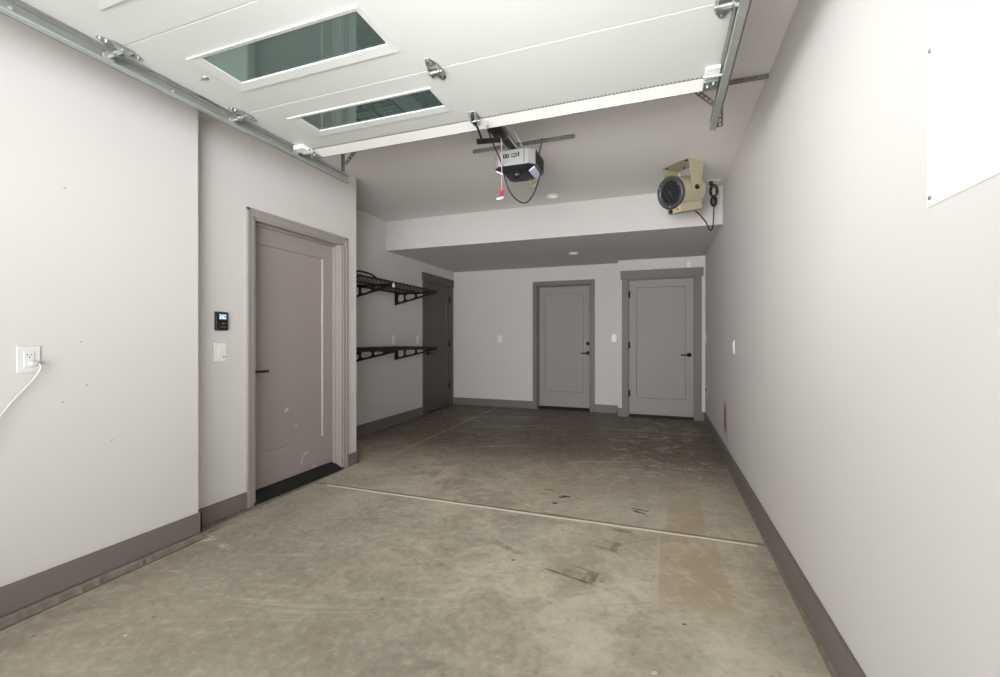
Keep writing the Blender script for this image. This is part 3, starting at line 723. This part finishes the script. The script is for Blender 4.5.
# hanging strap: long perforated angle on the ceiling plus two drops
b = MB(); b.perf((-0.485, 0.41, -0.004), (0.375, 0.41, -0.004), 0.034, (0, 1, 0), pitch=0.028, hole=(0.016, 0.010)); b.perf((-0.485, 0.393, -0.018), (0.375, 0.393, -0.018), 0.032, (0, 0, 1), pitch=0.028, hole=(0.016, 0.010))
b.build('ceiling_angle', M['steel_dark'], op, smooth=0)
for xx in (-0.12, 0.12):
    b = MB(); b.perf((xx, 0.385, 0), (xx, 0.25, zt - 0.004), 0.030, (0, 1, 0)); b.build('drop_strap', M['steel_dark'], op, smooth=0)
# rail, trolley and arm
b = MB(); b.box(-0.030, 0.030, -2.75, 0.04, zt + 0.030, zt + 0.034); b.box(-0.030, -0.026, -2.75, 0.04, zt - 0.004, zt + 0.034); b.box(0.026, 0.030, -2.75, 0.04, zt - 0.004, zt + 0.034)
b.box(-0.04, -0.026, -2.75, 0.04, zt - 0.004, zt); b.box(0.026, 0.04, -2.75, 0.04, zt - 0.004, zt)
b.build('rail', M['steel'], op, smooth=0)
b = MB(); b.tube([(-0.006, -2.7, zt + 0.012), (-0.006, 0.05, zt + 0.012)], 0.006, 6, smooth=False); b.tube([(0.012, -2.7, zt + 0.012), (0.012, 0.05, zt + 0.012)], 0.006, 6, smooth=False)
b.build('drive_belt', M['rubber'], op)
b = MB(); b.box(-0.045, 0.045, -0.40, -0.24, zt - 0.030, zt - 0.005); b.box(-0.024, 0.024, -0.44, -0.20, zt - 0.02, zt + 0.020); b.box(-0.020, 0.020, -0.34, -0.28, zt - 0.065, zt - 0.028)
b.build('trolley', M['blackp'], op, bevel=0.004)
b = MB()
b.tube([(0.045, -0.55, zt + 0.040), (0.062, -0.30, zt + 0.055), (0.060, -0.10, zt + 0.045), (0.065, 0.03, zt + 0.012)], 0.004, 6)
b.build('sensor_wire', M['cord_white'], op)
# door arm: straight bar from the door bracket, joined to a bar that rises to the trolley
b = MB()
P1, P2 = Vector((-0.006, 2.335 - OPY, 2.466 - ZC)), Vector((-0.004, 2.452 - OPY, 2.390 - ZC))
b.bar(P1, P2 + (P2 - P1).normalized() * 0.015, 0.022, 0.004, side=(0, 0.3, 1))
Q1, Q2 = Vector((0.010, 2.34 - OPY, 2.330 - ZC)), Vector((0.010, 2.73 - OPY, 2.505 - ZC))
b.bar(Q1, Q2, 0.030, 0.005, side=(0, -0.4, 1))
b.cyl((-0.012, P2.y, P2.z - 0.004), (0.024, P2.y, P2.z - 0.004), 0.008, 8)
b.build('door_arm', M['bronze'], op)
# emergency release cord with handle and tag
rc = MB().tube([(0.020, -0.31, zt - 0.06), (0.022, -0.30, zt - 0.15), (0.022, -0.30, 2.160 - ZC)], 0.0026, 6).build('release_cord', M['redcord'], op)
MB().lathe((0.022, -0.30, 2.176 - ZC), (0, 0, -1), [(0, 0.006), (0.004, 0.011), (0.030, 0.011), (0.034, 0.006)], 12).build('cord_handle', M['red'], rc)
MB().hexa([(-0.010, -0.302, 2.112 - ZC), (0.028, -0.302, 2.116 - ZC), (0.028, -0.300, 2.116 - ZC), (-0.010, -0.300, 2.112 - ZC), (-0.014, -0.302, 2.124 - ZC), (0.034, -0.302, 2.130 - ZC), (0.034, -0.300, 2.130 - ZC), (-0.014, -0.300, 2.124 - ZC)]).build('cord_tag', M['white'], rc, smooth=0)
# black cable looping under the unit
MB().tube([(-0.070, -0.34, zt + 0.02), (-0.074, -0.20, zt - 0.04), (-0.078, -0.035, 2.47 - ZC), (-0.065, 0.02, 2.36 - ZC), (-0.035, 0.06, 2.27 - ZC), (0.02, 0.11, 2.215 - ZC), (0.07, 0.13, 2.215 - ZC), (0.115, 0.15, 2.28 - ZC), (0.15, 0.16, 2.38 - ZC), (0.168, 0.16, 2.465 - ZC), (0.160, 0.16, 2.48 - ZC)], 0.005, 8).build('power_cable', M['rubber'], op)
MB().tube([(0.07, 0.20, zl + 0.01), (0.075, 0.20, 2.365 - ZC), (0.10, 0.20, 2.352 - ZC), (0.115, 0.20, 2.375 - ZC)], 0.0015, 6).build('antenna_wire', M['yellow'], op)

# ------------------------------------------------------------------ unit heater
HX, HY = 0.195, 4.385
TH_ = rad(-43.8)
ht = thing('unit_heater', 'beige electric fan heater hanging from a ceiling bracket', 'heater', (HX, HY, ZC), TH_)
piv = Vector((0, 0, 2.545 - ZC))
b = MB(); b.box(-0.152, 0.152, -0.10, 0.10, -0.004, 0.0)
for s in (-1, 1):
    xa, xb = sorted((s * 0.148, s * 0.152))
    arm = [(-0.10, 0.0), (0.10, 0.0), (0.052, piv.z - 0.012), (0.030, piv.z - 0.034), (0.0, piv.z - 0.042), (-0.030, piv.z - 0.034), (-0.050, piv.z - 0.012)]
    b.prism([(xa, y, z) for y, z in arm], (xb - xa, 0, 0))
b.build('bracket', M['beige'], ht, bevel=0.0015, smooth=0)
for s in (-1, 1):
    MB().lathe((s * 0.152, 0, piv.z), (s, 0, 0), [(0, 0.022), (0.012, 0.022), (0.016, 0.016)], 12).build('pivot_knob', M['blackp'], ht)
for (xx, yy) in ((-0.12, -0.07), (-0.03, 0.05), (0.10, -0.07)):
    MB().cyl((xx, yy, -0.004), (xx, yy, -0.012), 0.012, 8).build('ceiling_bolt', M['blackp'], ht)
tilt = Matrix.Translation(piv) @ Matrix.Rotation(rad(12), 4, 'X')
R = 0.138
b = MB(); b.lathe((0, -0.15, 0), (0, 1, 0), [(0, R - 0.004), (0.004, R), (0.285, R), (0.300, R - 0.012), (0.306, R - 0.04)], 40)
b.build('barrel', M['beige'], ht, smooth=35, xf=tilt)
# front grille: dark rim, recessed fan well, slanting louvres
b = MB(); b.lathe((0, -0.150, 0), (0, -1, 0), [(-0.01, R + 0.006), (0.012, R + 0.008), (0.022, R + 0.002), (0.026, R - 0.008), (0.020, R - 0.028), (0.004, R - 0.036)], 40, cap=False)
gr = b.build('grille', M['grille'], ht, smooth=50, xf=tilt)
b = MB(); b.lathe((0, -0.1505, 0), (0, -1, 0), [(0, R - 0.012), (0.002, R - 0.012)], 32); b.build('fan_well', M['dark_in'], gr, xf=tilt)
b = MB(); ri = R - 0.030
for k in range(-4, 5):
    z = k * 0.0205; w = math.sqrt(max(ri * ri - z * z, 0))
    if w > 0.02: b.bar((-w, -0.160, z), (w, -0.160, z), 0.012, 0.003, side=(0, 1, 0.9))
for k in (-1, 0, 1):
    x = k * 0.045; w = math.sqrt(ri * ri - x * x); b.bar((x, -0.166, -w), (x, -0.166, w), 0.004, 0.004)
b.build('louvres', M['grille'], gr, xf=tilt @ Matrix.Rotation(rad(-22), 4, 'Y'))
b = MB(); b.lathe((0, -0.163, 0), (0, -1, 0), [(0, 0.018), (0.004, 0.016), (0.007, 0.006)], 16)
gs = b.build('fan_hub', M['grille'], gr, xf=tilt)
for a in (0.4, 2.5, 4.6): MB().cyl((0.120 * math.cos(a), -0.168, 0.120 * math.sin(a)), (0.120 * math.cos(a), -0.178, 0.120 * math.sin(a)), 0.006, 6).build('grille_screw', M['silver'], gr, xf=tilt)
# control box under the barrel
b = MB(); b.hexa([(-0.072, -0.150, -R - 0.048), (0.072, -0.150, -R - 0.048), (0.072, 0.14, -R - 0.042), (-0.072, 0.14, -R - 0.042), (-0.076, -0.150, -R + 0.030), (0.076, -0.150, -R + 0.030), (0.076, 0.14, -R + 0.030), (-0.076, 0.14, -R + 0.030)])
cb = b.build('control_box', M['beige'], ht, bevel=0.004, xf=tilt)
MB().lathe((-0.030, -0.150, -R - 0.026), (0, -1, 0), [(0, 0.020), (0.014, 0.018), (0.018, 0.014)], 14).build('dial', M['blackp'], cb, xf=tilt)
MB().lathe((0.045, -0.150, -R - 0.020), (0, -1, 0), [(0, 0.010), (0.006, 0.009), (0.010, 0.004)], 12).build('indicator_lamp', M['red'], cb, xf=tilt)
for xx in (-0.03, 0.045):
    b = MB(); b.lathe((xx, -0.06, R - 0.008), (0, 0, 1), [(0, 0.009), (0.016, 0.009), (0.02, 0.005)], 10); b.box(xx - 0.016, xx + 0.016, -0.064, -0.056, R + 0.004, R + 0.018); b.build('wing_screw', M['silver'], ht, xf=tilt)
# cord: hangs from the heater, bundled in a figure of eight under the ceiling outlet
inv = (Matrix.Translation((HX, HY, ZC)) @ Matrix.Rotation(TH_, 4, 'Z')).inverted()
W2 = lambda p: inv @ Vector(p)
b = MB()
OXC, OYC = 0.508, 4.93
pts = [(0.262, 4.487, 2.395), (0.315, 4.55, 2.40), (0.37, 4.62, 2.365), (0.42, 4.70, 2.32), (0.450, 4.76, 2.270), (0.475, 4.80, 2.265), (0.492, 4.84, 2.31), (0.503, 4.88, 2.42), (0.508, 4.90, 2.56), (0.510, 4.915, 2.62)]
b.tube([W2(p) for p in pts], 0.0058, 8)
for (zc2, rx, rz_, ph) in ((2.685, 0.036, 0.062, 0.0), (2.675, 0.028, 0.055, 0.5), (2.580, 0.028, 0.050, 0.0), (2.575, 0.022, 0.044, 0.6)):
    loop = [(OXC + rx * math.cos(a) * math.cos(ph), 4.91 + rx * math.cos(a) * math.sin(ph), zc2 + rz_ * math.sin(a)) for a in [2 * PI * k / 10 for k in range(10)]]
    b.tube([W2(p) for p in loop], 0.0062, 8, closed=True)
b.tube([W2(p) for p in ((OXC, 4.915, 2.745), (OXC - 0.02, 4.925, 2.76), (OXC - 0.025, 4.93, 2.768))], 0.006, 8)
b.lathe(W2((OXC, 4.91, 2.616)), inv.to_3x3() @ Vector((0, 0, 1)), [(0, 0.014), (0.024, 0.014)], 10)
cd = b.build('power_cord', M['rubber'], ht)
MB().lathe(W2((OXC - 0.025, 4.93, ZC - 0.005)), (0, 0, -1), [(0, 0.020), (0.028, 0.020), (0.040, 0.010)], 12).build('plug', M['blackp'], cd)
co = thing('ceiling_outlet', 'white outlet plate on the ceiling with the heater plug in it', 'outlet', (OXC, 4.93, ZC))
MB().box(-0.062, 0.062, -0.040, 0.040, -0.005, 0.0).build('cover_plate', M['white'], co, bevel=0.002)
MB().box(0.008, 0.045, -0.018, 0.018, -0.007, -0.004).build('socket_face', M['white'], co, bevel=0.002)

# ------------------------------------------------------------------ recessed ceiling lights
def downlight(x, y, z, label):
    r = thing('recessed_ceiling_light', label, 'ceiling light', (x, y, z), group='round ceiling lights')
    MB().lathe((0, 0, 0), (0, 0, -1), [(0.0, 0.072), (0.004, 0.072), (0.012, 0.060), (0.012, 0.050), (0.006, 0.048)], 32, cap=False).build('trim_ring', M['white'], r)
    MB().lathe((0, 0, -0.001), (0, 0, -1), [(0, 0.052), (0.006, 0.050)], 32).build('diffuser', M['diff'], r)
    return r
downlight(-1.126, 4.84, ZC, 'small round white light on the high ceiling behind the opener')
downlight(-1.140, 6.160, ZS, 'small round white light under the dropped ceiling')

# ------------------------------------------------------------------ wall shelves in the alcove
def shelf(label, zd, first=None):
    r = thing('wall_shelf', label, 'shelf', (XL3, 4.55, zd), group='black wall shelves')
    D = 0.655; y0_, y1_ = 3.66 - 4.55, 5.40 - 4.55
    for i, yb_ in enumerate((3.72, 4.38, 5.36)):
        yb_ -= 4.55
        outer = [(0, 0), (0, -0.160), (0.035, -0.160), (0.05, -0.150), (D - 0.02, -0.022), (D, -0.010), (D, 0)]
        low = lambda x: -0.150 + (x - 0.05) * (0.128 / (D - 0.07))
        def hole(xa, xb):
            n = 10; top = -0.018; pts = []
            zA, zB = 0, 0
            cx, rx = (xa + xb) / 2, (xb - xa) / 2
            for k in range(16):
                a = 2 * PI * k / 16; c, s_ = math.cos(a), math.sin(a)
                sq = lambda v: math.copysign(abs(v) ** 0.62, v)
                x = cx + rx * sq(c); lo = low(x) + 0.021; mid_, h_ = (top + lo) / 2, (top - lo) / 2
                pts.append((x, mid_ + h_ * sq(s_)))
            return pts
        m = Matrix(((1, 0, 0, 0), (0, 0, 1, yb_), (0, 1, 0, 0), (0, 0, 0, 1)))
        b = MB(); b.plate(outer, [hole(0.044, 0.136), hole(0.166, 0.318), hole(0.348, 0.475)], m, 0.004)
        b.box(0, D, yb_ - 0.014, yb_ + 0.014, -0.004, 0.0); b.box(0, 0.004, yb_ - 0.022, yb_ + 0.022, -0.170, 0.035)
        # folded lower edge
        b.bar((0.03, yb_, -0.156), (D - 0.02, yb_, -0.022), 0.022, 0.005, side=(0, 1, 0))
        b.build('bracket', M['black'], r, smooth=0)
    b = MB()
    b.box(0.004, 0.016, y0_, y1_, 0.0, 0.020); b.box(D - 0.012, D, y0_, y1_, -0.002, 0.018)
    b.box(0.004, D, y0_, y0_ + 0.015, 0.0, 0.016); b.box(0.004, D, y1_ - 0.015, y1_, 0.0, 0.016)
    b.box(0.325 - 0.008, 0.325 + 0.008, y0_, y1_, 0.0, 0.012)
    b.build('deck_frame', M['black'], r, smooth=0)
    b = MB()
    for k in range(22):
        yy = y0_ + 0.03 + k * (y1_ - y0_ - 0.06) / 21; b.tube([(0.01, yy, 0.021), (D - 0.01, yy, 0.021)], 0.0040, 5, smooth=False)
    for k in range(6):
        xx = 0.06 + k * 0.106; b.tube([(xx, y0_ + 0.01, 0.026), (xx, y1_ - 0.01, 0.026)], 0.0028, 5, smooth=False)
    b.build('wire_deck', M['black'], r)
    return r, D, y0_
su, D, y0_ = shelf('black steel shelf with wire deck, the upper of two in the alcove', 1.832)
b = MB()
b.tube([(D - 0.012, y0_ + 0.01, 0.03), (D - 0.012, y0_ + 0.03, 0.044), (D - 0.012, y0_ + 0.14, 0.052), (D - 0.012, y0_ + 0.28, 0.040), (D - 0.012, y0_ + 0.36, 0.012)], 0.011, 8)
b.build('end_guard', M['black'], su)
tg = MB().box(D, D + 0.003, 4.30 - 4.55, 4.345 - 4.55, -0.050, -0.010).box(D - 0.01, D + 0.003, 4.318 - 4.55, 4.328 - 4.55, -0.012, 0.004).build('paper_tag', M['white'], su)
shelf('black steel shelf with wire deck, the lower of two in the alcove', 1.060)

# ------------------------------------------------------------------ switches, outlets, controls
def switch(loc, rz, label, w=0.078, h=0.122, group='white wall switches'):
    r = thing('light_switch', label, 'switch', loc, rz, group=group)
    MB().box(-w / 2, w / 2, -0.006, 0, -h / 2, h / 2).build('cover_plate', M['white'], r, bevel=0.0025)
    b = MB(); b.hexa([(-0.017, -0.007, -0.034), (0.017, -0.007, -0.034), (0.017, -0.004, -0.034), (-0.017, -0.004, -0.034), (-0.017, -0.011, 0.034), (0.017, -0.011, 0.034), (0.017, -0.004, 0.034), (-0.017, -0.004, 0.034)])
    b.build('rocker', M['white'], r, bevel=0.001)
    return r
switch((-2.629, YB, 1.187), FACE_FRONT, 'white rocker switch on the back wall left of the middle door')
switch((-0.690, YB, 1.205), FACE_FRONT, 'white rocker switch between the two doors in the back wall')
switch((XL3, 5.31, 1.180), FACE_RIGHT, 'white switch plate over the lower alcove shelf, farther from the alcove door')
switch((XL3, 5.965, 1.180), FACE_RIGHT, 'white switch plate on the alcove wall next to the alcove door')
switch((XR, 4.372, 1.123), FACE_LEFT, 'lone white rocker switch midway along the right wall')
switch((XR, 6.86, 1.190), FACE_LEFT, 'white switch plate on the right wall in the far corner')
sw = switch((XL2, 2.180, 1.107), FACE_RIGHT, 'white wall control plate under the black door control', w=0.090, h=0.124)
MB().box(0.012, 0.034, -0.013, -0.006, -0.035, -0.031).build('mark', M['steel_dark'], sw)

wc = thing('door_control', 'black garage door control with small lit screen on the left wall', 'control panel', (XL2, 2.181, 1.318), FACE_RIGHT)
MB().hexa([(-0.044, -0.022, -0.064), (0.044, -0.022, -0.064), (0.044, 0, -0.066), (-0.044, 0, -0.066), (-0.044, -0.022, 0.060), (0.044, -0.022, 0.060), (0.044, 0, 0.064), (-0.044, 0, 0.064)]).build('body', M['blackp'], wc, bevel=0.004)
MB().box(-0.022, 0.026, -0.0245, -0.021, 0.012, 0.046).build('screen', M['screen'], wc)
MB().box(-0.022, 0.036, -0.0235, -0.021, -0.056, 0.004).build('push_bar', M['black'], wc, bevel=0.001)
b = MB()
for k in range(3): b.box(-0.004 + k * 0.007, 0.001 + k * 0.007, -0.0245, -0.0232, -0.020, -0.014)
for k in range(6): b.box(-0.016 + k * 0.0075, -0.011 + k * 0.0075, -0.0245, -0.0232, -0.042, -0.0385)
b.build('lettering', M['silver'], wc, smooth=0)

def outlet(name, loc, rz, label):
    r = thing(name, label, 'outlet', loc, rz)
    return r
ol = outlet('wall_outlet', (XL1, 1.1645, 1.105), FACE_RIGHT, 'white decorator outlet on the left wall with a white cord plugged in')
MB().box(-0.041, 0.041, -0.006, 0, -0.061, 0.061).build('cover_plate', M['white_near'], ol, bevel=0.003)
MB().box(-0.0175, 0.0175, -0.009, -0.005, -0.035, 0.035).build('socket_face', M['white_near'], ol, bevel=0.001)
b = MB()
for zc2 in (0.018,):
    b.box(-0.0085, -0.0060, -0.0096, -0.0085, zc2 - 0.002, zc2 + 0.007); b.box(0.0055, 0.0078, -0.0096, -0.0085, zc2 - 0.001, zc2 + 0.006); b.cyl((0, -0.0085, zc2 - 0.010), (0, -0.0096, zc2 - 0.010), 0.0028, 8)
b.build('slots', M['dark_in'], ol, smooth=0)
ch = thing('plug_cord', 'white power cord plugged into the left wall outlet, trailing down', 'cord', (XL1 + 0.009, 1.172, 1.085), FACE_RIGHT)
MB().hexa([(-0.012, -0.026, -0.010), (0.014, -0.026, -0.010), (0.014, 0, -0.012), (-0.014, 0, -0.012), (-0.011, -0.026, 0.010), (0.013, -0.026, 0.010), (0.014, 0, 0.012), (-0.014, 0, 0.012)]).build('plug', M['cord_white'], ch, bevel=0.004)
# local x runs along world y, local -y into the room
cp = [(0.010, -0.020, 0.0), (0.020, -0.026, -0.008), (0.018, -0.026, -0.030), (0.004, -0.022, -0.062), (-0.028, -0.018, -0.110), (-0.066, -0.016, -0.160), (-0.105, -0.016, -0.220), (-0.16, -0.016, -0.33), (-0.22, -0.02, -0.55), (-0.26, -0.05, -0.85), (-0.28, -0.10, -1.10), (-0.33, -0.16, -1.138), (-0.50, -0.25, -1.140)]
MB().tube(cp, 0.0038, 8).build('cable', M['cord_white'], ch)

o2 = outlet('wall_outlet', (XR, 6.76, 0.475), FACE_LEFT, 'white outlet with dark sockets low on the right wall by the far door')
MB().box(-0.040, 0.040, -0.006, 0, -0.060, 0.060).build('cover_plate', M['white'], o2, bevel=0.0025)
MB().box(-0.018, 0.018, -0.016, -0.005, -0.034, 0.034).build('socket_face', M['dark_in'], o2, bevel=0.001)

sn = thing('door_sensor', 'small white sensor box on the header above the right-hand door', 'sensor', (0.395, YB2, 2.232))
MB().box(-0.026, 0.026, -0.026, 0, 0.0, 0.090).build('body', M['white'], sn, bevel=0.004)
MB().lathe((0.0, -0.026, 0.022), (0, -1, 0), [(0, 0.006), (0.002, 0.005)], 10).build('lens', M['steel_dark'], sn)

wp = thing('wall_panel', 'bright white glossy panel screwed to the near right wall', 'panel', (XR, 1.052, 1.7115), FACE_LEFT)
MB().box(-0.31, 0.31, -0.006, 0, -0.194, 0.194).build('board', M['board'], wp, bevel=0.001)
for sx in (-1, 1):
    for sz in (-1, 1):
        MB().lathe((sx * 0.294, -0.006, sz * 0.176 + 0.002), (0, -1, 0), [(0, 0.006), (0.003, 0.005), (0.004, 0.002)], 8).build('screw', M['steel_dark'], wp)

# ------------------------------------------------------------------ daylight and added fill
w = bpy.data.worlds.new('sky'); bpy.context.scene.world = w; w.use_nodes = True
nt = w.node_tree; bg = nt.nodes['Background']
sky = nt.nodes.new('ShaderNodeTexSky'); sky.sky_type = 'HOSEK_WILKIE'; sky.turbidity = 6; sky.sun_direction = Vector((0.5, 0.6, 0.75)).normalized()
mx = nt.nodes.new('ShaderNodeMix'); mx.data_type = 'RGBA'; mx.inputs[0].default_value = 0.75; mx.inputs[7].default_value = (1, 1, 1, 1)
nt.links.new(sky.outputs[0], mx.inputs[6]); nt.links.new(mx.outputs[2], bg.inputs['Color']); bg.inputs['Strength'].default_value = 1.0
def area(name, loc, rot, sx, sy, power, col=(1, 1, 1)):
    l = bpy.data.lights.new(name, 'AREA'); l.shape = 'RECTANGLE'; l.size = sx; l.size_y = sy; l.energy = power; l.color = col
    o = bpy.data.objects.new(name, l); C.objects.link(o); o.location = loc; o.rotation_euler = rot
    return o
# open sky in front of the doorway, sunlit driveway below it
area('daylight_far', (-1.0, -5.0, 1.9), (rad(90), 0, 0), 3.0, 3.6, 385, (0.95, 0.98, 1.0))
for nm, px, rz, pw in (('daylight_east', 2.0, 38, 238), ('daylight_west', -4.2, -38, 282)):
    o_ = area(nm, (px, -4.2, 1.5), (rad(90 + 30), 0, rad(rz)), 3.0, 2.6, pw, (0.95, 0.98, 1.0)); o_.data.spread = rad(83)
o_ = area('doorway_sky', (-1.0, -0.40, 1.95), (rad(100), 0, 0), 2.4, 0.7, 2.5, (0.97, 0.985, 1.0))
area('driveway_bounce', (-1.0, -1.9, -0.05), (rad(145), 0, 0), 4.0, 2.2, 205, (0.97, 0.985, 1.0))
fl_ = area('added_fill', (-0.4, -0.20, 1.55), (rad(90 + 14), 0, rad(2)), 0.6, 0.4, 15, (1.0, 0.985, 0.97))  # fill lamp added behind the camera to lift soffit and ceiling
fl_.data.spread = rad(80)

# ------------------------------------------------------------------ camera
cam = bpy.data.cameras.new('camera'); co_ = bpy.data.objects.new('camera', cam); C.objects.link(co_)
cam.sensor_fit = 'HORIZONTAL'; cam.sensor_width = 36.0; cam.lens = 36.0 * 441.3 / 1000
cam.clip_start = 0.02
co_.location = (0, 0, CAM_H); co_.rotation_euler = (rad(90 - 0.05), 0, 0.3479)
S = bpy.context.scene; S.camera = co_
S.view_settings.view_transform = 'Standard'; S.view_settings.look = 'None'; S.view_settings.exposure = 0.0
S.cycles.use_denoising = True
S.cycles.max_bounces = 10; S.cycles.diffuse_bounces = 6; S.cycles.glossy_bounces = 4; S.cycles.transparent_max_bounces = 8
S.cycles.sample_clamp_indirect = 6
